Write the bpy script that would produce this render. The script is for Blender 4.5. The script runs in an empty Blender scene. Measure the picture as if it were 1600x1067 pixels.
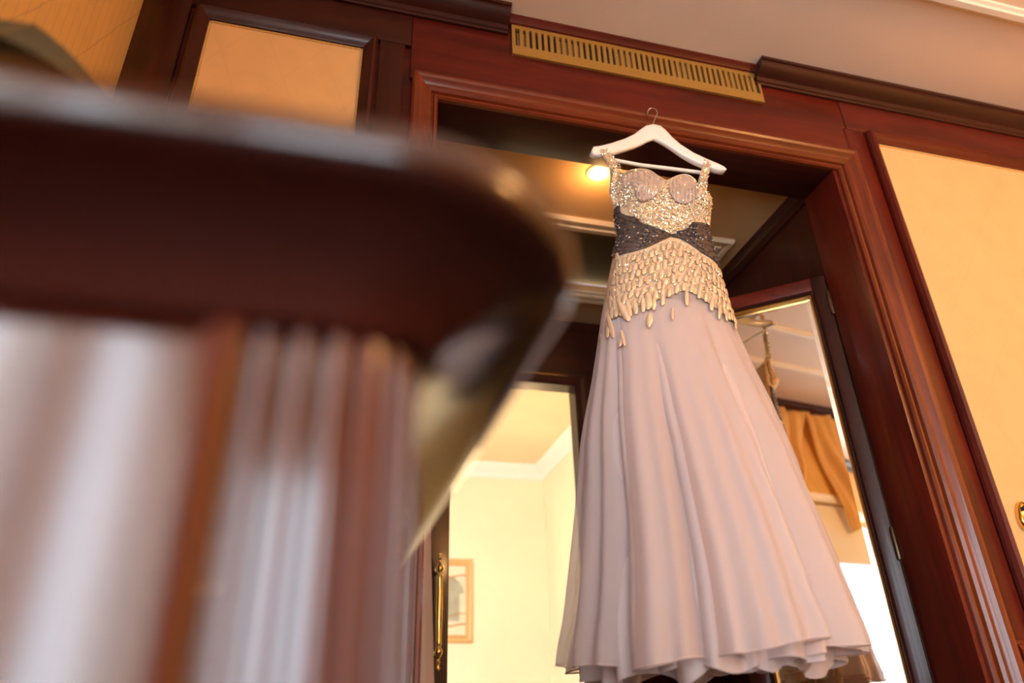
import bpy, bmesh, math, random
from mathutils import Vector, Matrix
random.seed(7)
sc = bpy.context.scene
COL = sc.collection
PI = math.pi
FH = 0.6                                   # camera height above the floor: every z below is relative to the camera, then raised by FH

# ------------------------------------------------------------------ camera
R0 = (0.9676104, -0.25118582, -0.0252149)      # image right in the room
R1 = (0.09690054, 0.46178377, -0.88168363)     # image down
R2 = (0.23311026, 0.85068292, 0.47116683)      # view direction
FPX = 1147.17663
cd = bpy.data.cameras.new('camera'); cam = bpy.data.objects.new('camera', cd); COL.objects.link(cam)
cam.matrix_world = Matrix(((R0[0], -R1[0], -R2[0], 0), (R0[1], -R1[1], -R2[1], 0), (R0[2], -R1[2], -R2[2], FH), (0, 0, 0, 1)))
cd.sensor_width = 36; cd.lens = FPX / 1600 * 36
cd.clip_start = 0.02
cd.dof.use_dof = True; cd.dof.focus_distance = 1.98; cd.dof.aperture_fstop = 1.6
sc.camera = cam

# ------------------------------------------------------------------ world, daylight, exposure
w = bpy.data.worlds.new('sky'); sc.world = w; w.use_nodes = True
bg = w.node_tree.nodes['Background']; bg.inputs[0].default_value = (0.78, 0.89, 1.0, 1); bg.inputs[1].default_value = 12.0
sc.view_settings.view_transform = 'Standard'; sc.view_settings.look = 'None'
sc.view_settings.gamma = 1; sc.view_settings.use_curve_mapping = False
sc.view_settings.exposure = 0.22
sc.cycles.use_denoising = True
sc.cycles.max_bounces = 10; sc.cycles.diffuse_bounces = 5; sc.cycles.glossy_bounces = 5
sc.cycles.transparent_max_bounces = 24; sc.cycles.transmission_bounces = 6
sc.cycles.sample_clamp_indirect = 6.0
sc.cycles.caustics_reflective = False; sc.cycles.caustics_refractive = False

WARM = (1.0, 0.50, 0.17)
def light(name, kind, loc, energy, color, **k):
    l = bpy.data.lights.new(name, kind); l.energy = energy; l.color = color
    o = bpy.data.objects.new(name, l); COL.objects.link(o); o.location = (loc[0], loc[1], loc[2] + FH)
    for a, v in k.items():
        if a == 'rot': o.rotation_euler = v
        else: setattr(l, a, v)
    return o
# sky portals in the three windows
def portal(loc, rot, sx, sy):
    o = light('window_portal', 'AREA', loc, 1, (1, 1, 1), shape='RECTANGLE', size=sx, size_y=sy, rot=rot); o.data.cycles.is_portal = True
portal((-0.84, -0.82, 0.65), (0, -PI/2, 0), 1.95, 1.10)
portal((-0.84, -2.10, 0.65), (0, -PI/2, 0), 1.95, 1.32)
portal((-0.84, -3.48, 0.65), (0, -PI/2, 0), 1.95, 1.28)
portal((.05, -4.52, 0.65), (PI/2, 0, 0), 1.1, 1.9)
# the warm lamps of the room
light('downlight_light', 'POINT', (0.848, 1.862, 1.68), 1.7, (1, 0.52, 0.19), shadow_soft_size=0.03)
light('inner_room_light', 'POINT', (1.15, 4.0, 1.05), 11.0, (1, 0.64, 0.32), shadow_soft_size=0.15)

# ------------------------------------------------------------------ materials
def newmat(name):
    m = bpy.data.materials.new(name); m.use_nodes = True
    nt = m.node_tree; b = nt.nodes['Principled BSDF']
    return m, nt, b
def setp(b, **k):
    for a, v in k.items():
        b.inputs[a.replace('_', ' ')].default_value = v
def plain(name, col, rough=0.5, metal=0.0, spec=0.5, coat=0.0, noise=0.0, nscale=20, bump=0.0, bscale=200):
    m, nt, b = newmat(name)
    b.inputs['Base Color'].default_value = (*col, 1); b.inputs['Roughness'].default_value = rough
    b.inputs['Metallic'].default_value = metal; b.inputs['Specular IOR Level'].default_value = spec
    b.inputs['Coat Weight'].default_value = coat; b.inputs['Coat Roughness'].default_value = 0.1
    tc = nt.nodes.new('ShaderNodeTexCoord')
    if noise:
        n = nt.nodes.new('ShaderNodeTexNoise'); n.inputs['Scale'].default_value = nscale; n.inputs['Detail'].default_value = 4
        r = nt.nodes.new('ShaderNodeMixRGB'); r.blend_type = 'MULTIPLY'; r.inputs[0].default_value = 1
        cr = nt.nodes.new('ShaderNodeValToRGB'); cr.color_ramp.elements[0].color = (1-noise,)*3 + (1,); cr.color_ramp.elements[1].color = (1, 1, 1, 1)
        cr.color_ramp.elements[0].position = .3; cr.color_ramp.elements[1].position = .7
        nt.links.new(tc.outputs['Object'], n.inputs['Vector']); nt.links.new(n.outputs[0], cr.inputs[0])
        r.inputs[1].default_value = (*col, 1); nt.links.new(cr.outputs[0], r.inputs[2]); nt.links.new(r.outputs[0], b.inputs['Base Color'])
    if bump:
        n2 = nt.nodes.new('ShaderNodeTexNoise'); n2.inputs['Scale'].default_value = bscale
        bp = nt.nodes.new('ShaderNodeBump'); bp.inputs['Strength'].default_value = bump; bp.inputs['Distance'].default_value = 0.002
        nt.links.new(tc.outputs['Object'], n2.inputs['Vector']); nt.links.new(n2.outputs[0], bp.inputs['Height']); nt.links.new(bp.outputs[0], b.inputs['Normal'])
    return m
def wood(name, axis, c0, c1, rough=0.36, coat=0.12, scale=1.0):
    m, nt, b = newmat(name)
    tc = nt.nodes.new('ShaderNodeTexCoord'); mp = nt.nodes.new('ShaderNodeMapping')
    s = [9.0 * scale] * 3; s['xyz'.index(axis)] = 0.9 * scale
    mp.inputs['Scale'].default_value = s
    n = nt.nodes.new('ShaderNodeTexNoise'); n.inputs['Scale'].default_value = 1.6; n.inputs['Detail'].default_value = 5; n.inputs['Distortion'].default_value = 1.2
    n2 = nt.nodes.new('ShaderNodeTexNoise'); n2.inputs['Scale'].default_value = 14; n2.inputs['Detail'].default_value = 3
    mx = nt.nodes.new('ShaderNodeMath'); mx.operation = 'MULTIPLY_ADD'; mx.inputs[1].default_value = 0.3
    cr = nt.nodes.new('ShaderNodeValToRGB'); e = cr.color_ramp.elements
    e[0].position = .42; e[0].color = (*c0, 1); e[1].position = .88; e[1].color = (*c1, 1)
    nt.links.new(tc.outputs['Object'], mp.inputs[0]); nt.links.new(mp.outputs[0], n.inputs['Vector']); nt.links.new(mp.outputs[0], n2.inputs['Vector'])
    nt.links.new(n2.outputs[0], mx.inputs[0]); nt.links.new(n.outputs[0], mx.inputs[2]); nt.links.new(mx.outputs[0], cr.inputs[0])
    nt.links.new(cr.outputs[0], b.inputs['Base Color'])
    setp(b, Roughness=rough, Coat_Weight=coat, Coat_Roughness=0.12, Specular_IOR_Level=.32)
    return m
MH0, MH1 = (0.048, 0.0050, 0.0028), (0.125, 0.0125, 0.0055)
WX = wood('mahogany_grain_x', 'x', MH0, MH1); WY = wood('mahogany_grain_y', 'y', MH0, MH1); WZ = wood('mahogany_grain_z', 'z', MH0, MH1)
CAS0, CAS1 = (0.085, 0.013, 0.004), (0.20, 0.038, 0.010)
CX = wood('polished_casing_x', 'x', CAS0, CAS1, .28, .32); CZ = wood('polished_casing_z', 'z', CAS0, CAS1, .28, .32)
DX = wood('dark_mahogany_x', 'x', (0.022, 0.0042, 0.0028), (0.055, 0.010, 0.0055), .38, .15)
DY = wood('dark_mahogany_y', 'y', (0.022, 0.0042, 0.0028), (0.055, 0.010, 0.0055), .38, .15)
DZ = wood('dark_mahogany_z', 'z', (0.022, 0.0042, 0.0028), (0.055, 0.010, 0.0055), .38, .15)
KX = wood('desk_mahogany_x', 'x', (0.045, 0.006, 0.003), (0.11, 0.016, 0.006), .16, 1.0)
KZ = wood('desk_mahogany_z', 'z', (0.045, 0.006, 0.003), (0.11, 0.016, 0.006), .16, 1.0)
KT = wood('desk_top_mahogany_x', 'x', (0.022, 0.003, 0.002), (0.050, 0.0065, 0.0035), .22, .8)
KT.node_tree.nodes['Principled BSDF'].inputs['Coat Roughness'].default_value = .13
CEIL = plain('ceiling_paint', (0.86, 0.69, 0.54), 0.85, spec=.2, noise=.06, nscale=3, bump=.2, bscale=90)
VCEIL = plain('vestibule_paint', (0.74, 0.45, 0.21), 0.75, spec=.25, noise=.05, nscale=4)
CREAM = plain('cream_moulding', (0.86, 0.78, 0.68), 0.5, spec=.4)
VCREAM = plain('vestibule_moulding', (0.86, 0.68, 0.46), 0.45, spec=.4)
IVORY = plain('ivory_wall_paint', (0.86, 0.72, 0.47), 0.8, noise=.08, nscale=3)
HATCH = plain('bronze_panel', (0.09, 0.065, 0.03), 0.5)
BRASS = plain('brass', (0.78, 0.50, 0.16), 0.22, 1.0)
GRILL = plain('lacquered_brass_plate', (0.52, 0.30, 0.07), 0.42, 0.55, noise=.06, nscale=9)
GILT = plain('gilt_trim', (0.80, 0.42, 0.10), 0.28, 0.9)
BRONZE = plain('dark_bronze', (0.10, 0.06, 0.03), 0.4, .8)
DARK = plain('unlit_hollow', (0.012, 0.007, 0.005), 0.9)
DAMPER = plain('duct_damper', (0.22, 0.13, 0.055), 0.6, .3)
WHITE = plain('white_window_paint', (0.85, 0.85, 0.83), 0.4)
BLIND = plain('blind_cloth', (0.80, 0.76, 0.62), 0.8)
HANGW = plain('white_hanger_lacquer', (0.93, 0.87, 0.82), 0.35, coat=.3)
CHROME = plain('hook_steel', (0.75, 0.72, 0.7), 0.15, 1.0)
SHADE = plain('olive_shade', (0.055, 0.052, 0.024), 0.8, noise=.25, nscale=25)
BLACK = plain('black_plastic', (0.02, 0.02, 0.02), 0.4)
def fabric(name, col, lines=True, diag=False):
    m, nt, b = newmat(name)
    tc = nt.nodes.new('ShaderNodeTexCoord'); L = nt.links.new
    n = nt.nodes.new('ShaderNodeTexNoise'); n.inputs['Scale'].default_value = 14; n.inputs['Detail'].default_value = 5
    L(tc.outputs['Object'], n.inputs['Vector'])
    cr = nt.nodes.new('ShaderNodeValToRGB'); e = cr.color_ramp.elements
    e[0].position = .3; e[0].color = (*[c * .93 for c in col], 1); e[1].position = .7; e[1].color = (*col, 1)
    L(n.outputs[0], cr.inputs[0]); out = cr.outputs[0]
    def lineset(rot, scale, width, dark):
        nonlocal out
        mp = nt.nodes.new('ShaderNodeMapping'); mp.inputs['Rotation'].default_value = rot
        wv = nt.nodes.new('ShaderNodeTexWave'); wv.inputs['Scale'].default_value = scale; wv.bands_direction = 'X'
        wv.inputs['Distortion'].default_value = .4; wv.inputs['Detail Scale'].default_value = 2
        c2 = nt.nodes.new('ShaderNodeValToRGB'); f = c2.color_ramp.elements
        f[0].position = 0; f[0].color = (dark,) * 3 + (1,); f[1].position = width; f[1].color = (1, 1, 1, 1)
        mul = nt.nodes.new('ShaderNodeMixRGB'); mul.blend_type = 'MULTIPLY'; mul.inputs[0].default_value = 1
        L(tc.outputs['Object'], mp.inputs[0]); L(mp.outputs[0], wv.inputs[0]); L(wv.outputs[0], c2.inputs[0])
        L(out, mul.inputs[1]); L(c2.outputs[0], mul.inputs[2]); out = mul.outputs[0]
    if diag:
        lineset((0, 0, PI / 2), 9.5, .05, .84)
        lineset((math.radians(28), 0, PI / 2), 2.3, .004, .80)
    elif lines:
        lineset((0, math.radians(20), 0), 2.2, .01, .97); lineset((0, math.radians(-35), 0), 1.7, .008, .97)
    L(out, b.inputs['Base Color'])
    bp = nt.nodes.new('ShaderNodeBump'); bp.inputs['Strength'].default_value = .15; bp.inputs['Distance'].default_value = .001
    n3 = nt.nodes.new('ShaderNodeTexNoise'); n3.inputs['Scale'].default_value = 350; L(tc.outputs['Object'], n3.inputs['Vector'])
    L(n3.outputs[0], bp.inputs['Height']); L(bp.outputs[0], b.inputs['Normal'])
    setp(b, Roughness=.75, Sheen_Weight=.15)
    return m
FAB = fabric('gold_wall_fabric', (0.78, 0.475, 0.20))
WPAP = fabric('gold_striped_wall_cloth', (0.72, 0.44, 0.125), diag=True)
DRAPE = fabric('gold_curtain_silk', (0.94, 0.70, 0.32), lines=False)
_nt = DRAPE.node_tree; _b = _nt.nodes['Principled BSDF']; _tl = _nt.nodes.new('ShaderNodeBsdfTranslucent'); _tl.inputs[0].default_value = (0.95, 0.68, 0.28, 1)
_mx = _nt.nodes.new('ShaderNodeMixShader'); _mx.inputs[0].default_value = .45
_nt.links.new(_b.outputs[0], _mx.inputs[1]); _nt.links.new(_tl.outputs[0], _mx.inputs[2]); _nt.links.new(_mx.outputs[0], _nt.nodes['Material Output'].inputs[0])
BRAID = plain('gold_braid', (0.82, 0.50, 0.16), 0.6)
PINKCL = plain('rose_cloth', (0.82, 0.56, 0.42), 0.7)
def organza(name, col, alpha, trans=.22):
    m, nt, b = newmat(name); L = nt.links.new
    setp(b, Roughness=.5, Sheen_Weight=.5, Sheen_Roughness=.4, Alpha=1.0); b.inputs['Base Color'].default_value = (*col, 1)
    tc = nt.nodes.new('ShaderNodeTexCoord'); n = nt.nodes.new('ShaderNodeTexNoise'); n.inputs['Scale'].default_value = 260; L(tc.outputs['Object'], n.inputs['Vector'])
    bp = nt.nodes.new('ShaderNodeBump'); bp.inputs['Strength'].default_value = .12; bp.inputs['Distance'].default_value = .001
    L(n.outputs[0], bp.inputs['Height']); L(bp.outputs[0], b.inputs['Normal'])
    tl = nt.nodes.new('ShaderNodeBsdfTranslucent'); tl.inputs[0].default_value = (*col, 1)
    mx = nt.nodes.new('ShaderNodeMixShader'); mx.inputs[0].default_value = trans
    tp = nt.nodes.new('ShaderNodeBsdfTransparent'); m2 = nt.nodes.new('ShaderNodeMixShader'); m2.inputs[0].default_value = 1 - alpha
    L(b.outputs[0], mx.inputs[1]); L(tl.outputs[0], mx.inputs[2]); L(mx.outputs[0], m2.inputs[1]); L(tp.outputs[0], m2.inputs[2])
    L(m2.outputs[0], nt.nodes['Material Output'].inputs[0])
    return m
ORG = organza('blush_organza', (0.76, 0.66, 0.655), .60)
ORG2 = organza('blush_organza_inner', (0.76, 0.64, 0.63), .82)
LIN = organza('blush_lining', (0.74, 0.61, 0.59), 1.0, .25)
BOD = plain('bodice_satin', (0.82, 0.62, 0.42), 0.4, spec=.6, noise=.25, nscale=60)
CUPM = plain('cup_satin', (0.64, 0.50, 0.42), 0.3, spec=.7, noise=.35, nscale=50)
BEADM = plain('champagne_bead', (0.97, 0.84, 0.66), 0.12, .3, spec=.9, coat=1.0, noise=.25, nscale=260, bump=.5, bscale=900)
BEADG = plain('gilt_bead_edge', (0.80, 0.58, 0.36), 0.2, .3, coat=.6)
SEQM = plain('silver_gold_sequin', (0.92, 0.76, 0.54), 0.2, .5, coat=.5)
DKP = plain('grey_lace_base', (0.085, 0.062, 0.055), 0.42)
DKB = plain('gunmetal_bead', (0.15, 0.11, 0.10), 0.25, .5)
def glass(name, gloss=.12):
    m, nt, b = newmat(name); L = nt.links.new
    g = nt.nodes.new('ShaderNodeBsdfGlossy'); g.inputs['Roughness'].default_value = .02
    t = nt.nodes.new('ShaderNodeBsdfTransparent'); mx = nt.nodes.new('ShaderNodeMixShader'); mx.inputs[0].default_value = gloss
    L(t.outputs[0], mx.inputs[1]); L(g.outputs[0], mx.inputs[2]); L(mx.outputs[0], nt.nodes['Material Output'].inputs[0]); return m
GLASS = glass('window_glass', .06)
MIRROR = plain('mirror_silver', (0.93, 0.90, 0.86), 0.0, 1.0)
def emit(name, col, s):
    m, nt, b = newmat(name); setp(b, Emission_Strength=s); b.inputs['Emission Color'].default_value = (*col, 1); b.inputs['Base Color'].default_value = (*col, 1); return m
BULB = emit('halogen_glow', (1, 0.80, 0.50), 60)
GLOBE = emit('lit_globe', WARM, 200)

# ------------------------------------------------------------------ mesh helpers
class MB:
    def __init__(s): s.v = []; s.f = []; s.mi = []
    def add(s, vs, fs, mi=0):
        o = len(s.v); s.v += [tuple(v) for v in vs]; s.f += [tuple(i + o for i in f) for f in fs]; s.mi += [mi] * len(fs); return s
    def box(s, x0, x1, y0, y1, z0, z1, mi=0):
        v = [(x, y, z) for x in (x0, x1) for y in (y0, y1) for z in (z0, z1)]
        return s.add(v, [(0, 1, 3, 2), (4, 6, 7, 5), (0, 4, 5, 1), (2, 3, 7, 6), (0, 2, 6, 4), (1, 5, 7, 3)], mi)
    def grid(s, pts, closed_u=False, closed_v=False, mi=0):      # pts[i][j]
        n = len(pts); m = len(pts[0]); v = [p for r in pts for p in r]; f = []
        for i in range(n if closed_u else n - 1):
            for j in range(m if closed_v else m - 1):
                a, b = i * m + j, i * m + (j + 1) % m; c, d = ((i + 1) % n) * m + (j + 1) % m, ((i + 1) % n) * m + j
                f.append((a, b, c, d))
        return s.add(v, f, mi)
    def lathe(s, prof, c=(0, 0, 0), axis='z', n=24, mi=0):       # prof [(r, h)]
        pts = []
        for r, h in prof:
            row = []
            for k in range(n):
                a = 2 * PI * k / n; p = (r * math.cos(a), r * math.sin(a), h)
                if axis == 'y': p = (p[0], p[2], p[1])
                if axis == 'x': p = (p[2], p[0], p[1])
                row.append((c[0] + p[0], c[1] + p[1], c[2] + p[2]))
            pts.append(row)
        s.grid(pts, closed_v=True, mi=mi)
        o = len(s.v) - len(prof) * n
        s.f.append(tuple(o + k for k in range(n))[::-1]); s.f.append(tuple(o + (len(prof) - 1) * n + k for k in range(n))); s.mi += [mi, mi]
        return s
    def tube(s, path, r, n=8, mi=0):
        path = [Vector(p) for p in path]; pts = []; up = None
        for i, p in enumerate(path):
            t = (path[min(i + 1, len(path) - 1)] - path[max(i - 1, 0)]).normalized()
            if up is None: up = Vector((0, 0, 1)) if abs(t.z) < .9 else Vector((1, 0, 0))
            a = t.cross(up).normalized(); b = a.cross(t).normalized(); up = b
            rr = r[i] if isinstance(r, (list, tuple)) else r
            pts.append([p + a * rr * math.cos(2 * PI * k / n) + b * rr * math.sin(2 * PI * k / n) for k in range(n)])
        s.grid(pts, closed_v=True, mi=mi); o = len(s.v) - len(path) * n
        s.f.append(tuple(o + k for k in range(n))[::-1]); s.f.append(tuple(o + (len(path) - 1) * n + k for k in range(n))); s.mi += [mi, mi]
        return s
    def prism(s, prof, p0, p1, ua, va, m0=0.0, m1=0.0, mi=0):     # moulded bar: closed profile [(a, b)] swept p0 -> p1, mitred by m0/m1 per unit a
        p0, p1, ua, va = Vector(p0), Vector(p1), Vector(ua), Vector(va); t = (p1 - p0).normalized()
        A = [p0 + ua * a + va * b + t * (m0 * a) for a, b in prof]; B = [p1 + ua * a + va * b + t * (m1 * a) for a, b in prof]
        n = len(prof); f = [(i, (i + 1) % n, n + (i + 1) % n, n + i) for i in range(n)] + [tuple(range(n))[::-1], tuple(range(n, 2 * n))]
        return s.add(A + B, f, mi)
    def build(s, name, mat, parent=None, smooth=True, angle=35, bevel=0.0, recalc=True):
        base = wloc.get(parent, Vector((0, 0, 0)))
        me = bpy.data.meshes.new(name); me.from_pydata([Vector((v[0], v[1], v[2] + FH)) - base for v in s.v], [], s.f)
        mats = mat if isinstance(mat, (list, tuple)) else [mat]
        for m in mats: me.materials.append(m)
        if len(mats) > 1: me.polygons.foreach_set('material_index', s.mi)
        if recalc or bevel:
            bm = bmesh.new(); bm.from_mesh(me)
            if bevel:
                bmesh.ops.remove_doubles(bm, verts=bm.verts, dist=1e-5)
                bmesh.ops.bevel(bm, geom=[e for e in bm.edges if len(e.link_faces) == 2 and e.calc_face_angle(0) > .6], offset=bevel, segments=2, affect='EDGES', profile=.5)
            bmesh.ops.recalc_face_normals(bm, faces=bm.faces); bm.to_mesh(me); bm.free()
        if smooth:
            me.polygons.foreach_set('use_smooth', [True] * len(me.polygons)); me.set_sharp_from_angle(angle=math.radians(angle))
        o = bpy.data.objects.new(name, me); COL.objects.link(o); o.parent = parent; wloc[o] = base.copy()
        return o
wloc = {}
def thing(name, label, cat, loc, group=None):
    o = bpy.data.objects.new(name, None); COL.objects.link(o); o.location = (loc[0], loc[1], loc[2] + FH); o.empty_display_size = .05
    wloc[o] = Vector(o.location); o['label'] = label; o['category'] = cat
    if group: o['group'] = group
    return o
def struct(o): o['kind'] = 'structure'; return o
def sroot(name, loc=(0, 0, 0)):
    o = bpy.data.objects.new(name, None); COL.objects.link(o); o.location = (loc[0], loc[1], loc[2] + FH); wloc[o] = Vector(o.location); o['kind'] = 'structure'; return o
def bx(*a): return MB().box(*a)
def ray(px, py):
    a, b = (px - 800) / FPX, (py - 533.5) / FPX
    return Vector((R0[0] * a + R1[0] * b + R2[0], R0[1] * a + R1[1] * b + R2[1], R0[2] * a + R1[2] * b + R2[2]))
def aty(px, py, y): d = ray(px, py); return d * (y / d.y)
def lerp(a, b, t): return a + (b - a) * t
def interp(tab, x):
    if x <= tab[0][0]: return tab[0][1]
    for (x0, y0), (x1, y1) in zip(tab, tab[1:]):
        if x <= x1:
            return y0 + (y1 - y0) * (x - x0) / (x1 - x0)
    return tab[-1][1]
def sint(tab, x):                                      # smooth (Catmull-Rom style) table
    xs = [t[0] for t in tab]; ys = [t[1] for t in tab]
    if x <= xs[0]: return ys[0]
    if x >= xs[-1]: return ys[-1]
    i = max(k for k in range(len(xs) - 1) if xs[k] <= x)
    def sl(k):
        a, b = max(k - 1, 0), min(k + 1, len(xs) - 1); return (ys[b] - ys[a]) / (xs[b] - xs[a])
    h = xs[i + 1] - xs[i]; t = (x - xs[i]) / h; t2, t3 = t * t, t * t * t
    return (2*t3-3*t2+1)*ys[i] + (t3-2*t2+t)*h*sl(i) + (-2*t3+3*t2)*ys[i+1] + (t3-t2)*h*sl(i+1)

# ------------------------------------------------------------------ room shell (camera at the origin, +y into the doorway wall, z above camera)
ZF, ZC = -FH, 2.108
XL, XR, YB, YW = -0.625, 3.6, -4.3, 1.60           # left wall, right wall, wall behind the camera, front of the panelled wall
YJ = 1.765                                         # back of the door wall
OX0, OX1, OZ = 0.228, 1.60, 1.685                  # door opening
struct(bx(XL - .3, XR + .3, YB - .3, YW + .08, ZF - .12, ZF).build('floor', plain('dark_carpet', (0.035, 0.022, 0.014), .95, noise=.3, nscale=30)))
struct(bx(-1.8, XR, YW + .08, 6.2, ZF - .12, ZF).build('floor_inner', plain('tan_carpet', (0.40, 0.22, 0.055), .95, noise=.2, nscale=30)))
ceil = struct(bx(XL - .2, XR + .2, YB - .2, YW + .02, ZC, ZC + .12).build('ceiling', CEIL))
# panelled wall with the doorway
wf = bx(XL - .2, OX0 - .019, YW + .015, YJ - .001, ZF, ZC).box(OX1 + .019, XR + .2, YW + .015, YJ - .001, ZF, ZC).box(OX0 - .019, OX1 + .019, YW + .015, YJ - .001, OZ + .019, ZC)
wall_front = struct(wf.build('wall_front', WX))
def board(name, x0, x1, z0, z1, mat, y=YW, t=.02, p=None):
    return bx(x0, x1, y, y + t, z0, z1).build(name, mat, p or wall_front, bevel=.0015)
board('frieze_board', .142, 1.714, 1.765, 2.10, WX, y=YW + .002)
board('frieze_board', 1.716, XR, 1.90, 2.10, WX)
board('frieze_board', -.50, .140, 1.90, 2.10, DX)  # darker wood on the left boards: their shade is put into the colour
board('stile', 1.702, 1.785, .145, 1.898, WZ)
board('stile', .046, .122, ZF, 1.898, DZ)
board('stile', XL, -.50, ZF, 2.10, DZ)
# fabric panels in the wall, edged with a bolection moulding and a gold braid
MOLD = [(0, 0), (0, .012), (.006, .024), (.014, .028), (.020, .022), (.028, .018), (.036, .010), (.042, .006), (.042, 0)]
def fabric_panel(x0, x1, z0, z1, woodx, woodz, left=True, right=True, bottom=False):
    p = wall_front; Y = YW
    bx(x0 - .02, x1 + .02, Y + .004, Y + .014, z0 - .02, z1 + .02).build('fabric_panel', FAB, p)
    out = (0, -1, 0)
    def bar(a, b, u, m0, m1, mat): MB().prism([(-.042 + q, r) for q, r in MOLD][::1], a, b, u, out, m0, m1).build('panel_moulding', mat, p, angle=25)
    # profile a runs from the outer edge (-.042) to the sight edge (0)
    if left: bar((x0, Y, z0), (x0, Y, z1), (1, 0, 0), 1 if bottom else 0, -1, woodz)
    if right: bar((x1, Y, z0), (x1, Y, z1), (-1, 0, 0), 1 if bottom else 0, -1, woodz)
    bar((x0, Y, z1), (x1, Y, z1), (0, 0, -1), 1 if left else 0, -1 if right else 0, woodx)
    if bottom: bar((x0, Y, z0), (x1, Y, z0), (0, 0, 1), 1, -1, woodx)
    def braid(a, b, nrm):
        a, b, nrm = Vector(a), Vector(b), Vector(nrm); L = (b - a).length; n = int(L / .0058); t = (b - a) / n; m = MB()
        for k in range(n):
            q = a + t * k; e = t * .92
            m.add([q, q + e, q + e * .75 + nrm * .0062, q + e * .25 + nrm * .0062] + [v + Vector((0, -.003, 0)) for v in (q, q + e, q + e * .75 + nrm * .0062, q + e * .25 + nrm * .0062)],
                  [(4, 5, 6, 7), (0, 1, 5, 4), (1, 2, 6, 5), (2, 3, 7, 6), (3, 0, 4, 7)])
        o = m.build('braid_edging', BRAID, p, smooth=False, recalc=False); o['kind'] = 'stuff'
    yb = Y + .0035
    if left: braid((x0, yb, z0), (x0, yb, z1), (1, 0, 0))
    if right: braid((x1, yb, z0), (x1, yb, z1), (-1, 0, 0))
    braid((x0, yb, z1), (x1, yb, z1), (0, 0, -1))
fabric_panel(1.830, 3.05, .20, 1.852, WX, WZ, right=True)
fabric_panel(-.442, -.004, -.05, 1.846, DX, DZ)  # left mouldings take the darker wood too, shade held in the colour
# door casing: moulded, mitred, standing proud of the wall
CAS = [(0, 0), (0, .012), (.005, .018), (.011, .018), (.014, .010), (.018, .010), (.022, .020), (.030, .026), (.040, .025), (.050, .030), (.058, .037), (.066, .040), (.074, .040), (.080, .034), (.080, 0)]
casing = sroot('trim_1', (0.9, YW, 1.0))
out = (0, -1, 0)
MB().prism(CAS, (OX0, YW + .005, ZF), (OX0, YW + .005, OZ), (-1, 0, 0), out, 0, 1).build('casing_side', CZ, casing, angle=20)
MB().prism(CAS, (OX1 + .018, YW + .005, ZF), (OX1 + .018, YW + .005, OZ), (1, 0, 0), out, 0, 1).build('casing_side', CZ, casing, angle=20)
MB().prism(CAS, (OX0, YW + .005, OZ), (OX1 + .018, YW + .005, OZ), (0, 0, 1), out, -1, 1).build('casing_head', CX, casing, angle=20)
bx(OX1, OX1 + .02, YW, YJ, ZF, OZ).build('jamb', WZ, casing, bevel=.002)
bx(OX0 - .02, OX0, YW, YJ, ZF, OZ).build('jamb', DZ, casing, bevel=.002)
bx(OX0, OX1, YW, YJ, OZ, OZ + .02).build('head_jamb', DX, casing, bevel=.002)
# crown mouldings under the ceiling, left and right of the air grille
CR = [(0, 0), (0, .008), (.006, .010), (.010, .016), (.016, .018), (.024, .020), (.030, .034), (.040, .050), (.052, .060), (.060, .062), (.062, .070), (.074, .070), (.074, 0)]
def crown(name, a, b, u, mat, dz=-.074): return struct(MB().prism(CR, a, b, (0, 0, 1), u, 0, 0).build(name, mat, angle=20))
crown('trim_2', (1.372, YW, ZC - .074), (XR, YW, ZC - .074), (0, -1, 0), DX)
crown('trim_3', (XL, YW, ZC - .074), (.452, YW, ZC - .074), (0, -1, 0), DX)
struct(MB().prism([(0, 0), (.004, .014), (.012, .020), (.020, .030), (.026, .030), (.026, 0)], (.452, YW, ZC - .026), (1.372, YW, ZC - .026), (0, 0, 1), (0, -1, 0)).build('trim_4', WX, angle=20))
# dado rail under the right-hand panel
struct(MB().prism([(0, 0), (0, .016), (.012, .022), (.02, .034), (.034, .036), (.046, .030), (.05, .018), (.058, .014), (.058, 0)], (1.702, YW, .116), (XR, YW, .116), (0, 0, 1), (0, -1, 0)).build('trim_5', WX, angle=20))

# air grille in the frieze
gx0, gx1, gz0, gz1, gy = .466, 1.388, 1.945, 2.083, YW - .008
gr = thing('air_grille', 'long brass air grille of upright slots above the door casing', 'air vent', (.93, YW, 1.945))
sz0, sz1 = 1.985, 2.066
plate = bx(gx0, gx1, gy, gy + .009, gz0, sz0).box(gx0, gx1, gy, gy + .009, sz1, gz1).box(gx0, gx0 + .012, gy, gy + .009, sz0, sz1).box(gx1 - .008, gx1, gy, gy + .009, sz0, sz1)
plate.build('face_plate', GRILL, gr, smooth=False)
bx(gx0 + .005, gx1 - .005, YW + .0005, YW + .0015, sz0 - .01, sz1 + .01).build('duct_shade_sheet', DARK, gr, smooth=False)  # near-black sheet: the duct's darkness is painted, no hollow behind it
nsl = 43; pitch = (gx1 - .008 - gx0 - .012) / nsl
bar0 = None
for k in range(1, nsl):
    x = gx0 + .012 + pitch * k
    if bar0 is None:
        bar0 = bx(x - .0058, x + .0058, gy, gy + .009, sz0, sz1).build('bar', GRILL, gr, smooth=False); bx0 = x
    else:
        o = bar0.copy(); COL.objects.link(o); o.location.x = x - bx0
for k in (0, 1, 7, 8, 9, 10, 17, 18, 19, 27, 28, 29, 36, 37, 38, 41, 42):
    x = gx0 + .012 + pitch * (k + .5)
    bx(x - .004, x + .004, gy + .0065, gy + .008, sz0, sz1 - .012).build('damper', DAMPER, gr, smooth=False)

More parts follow.
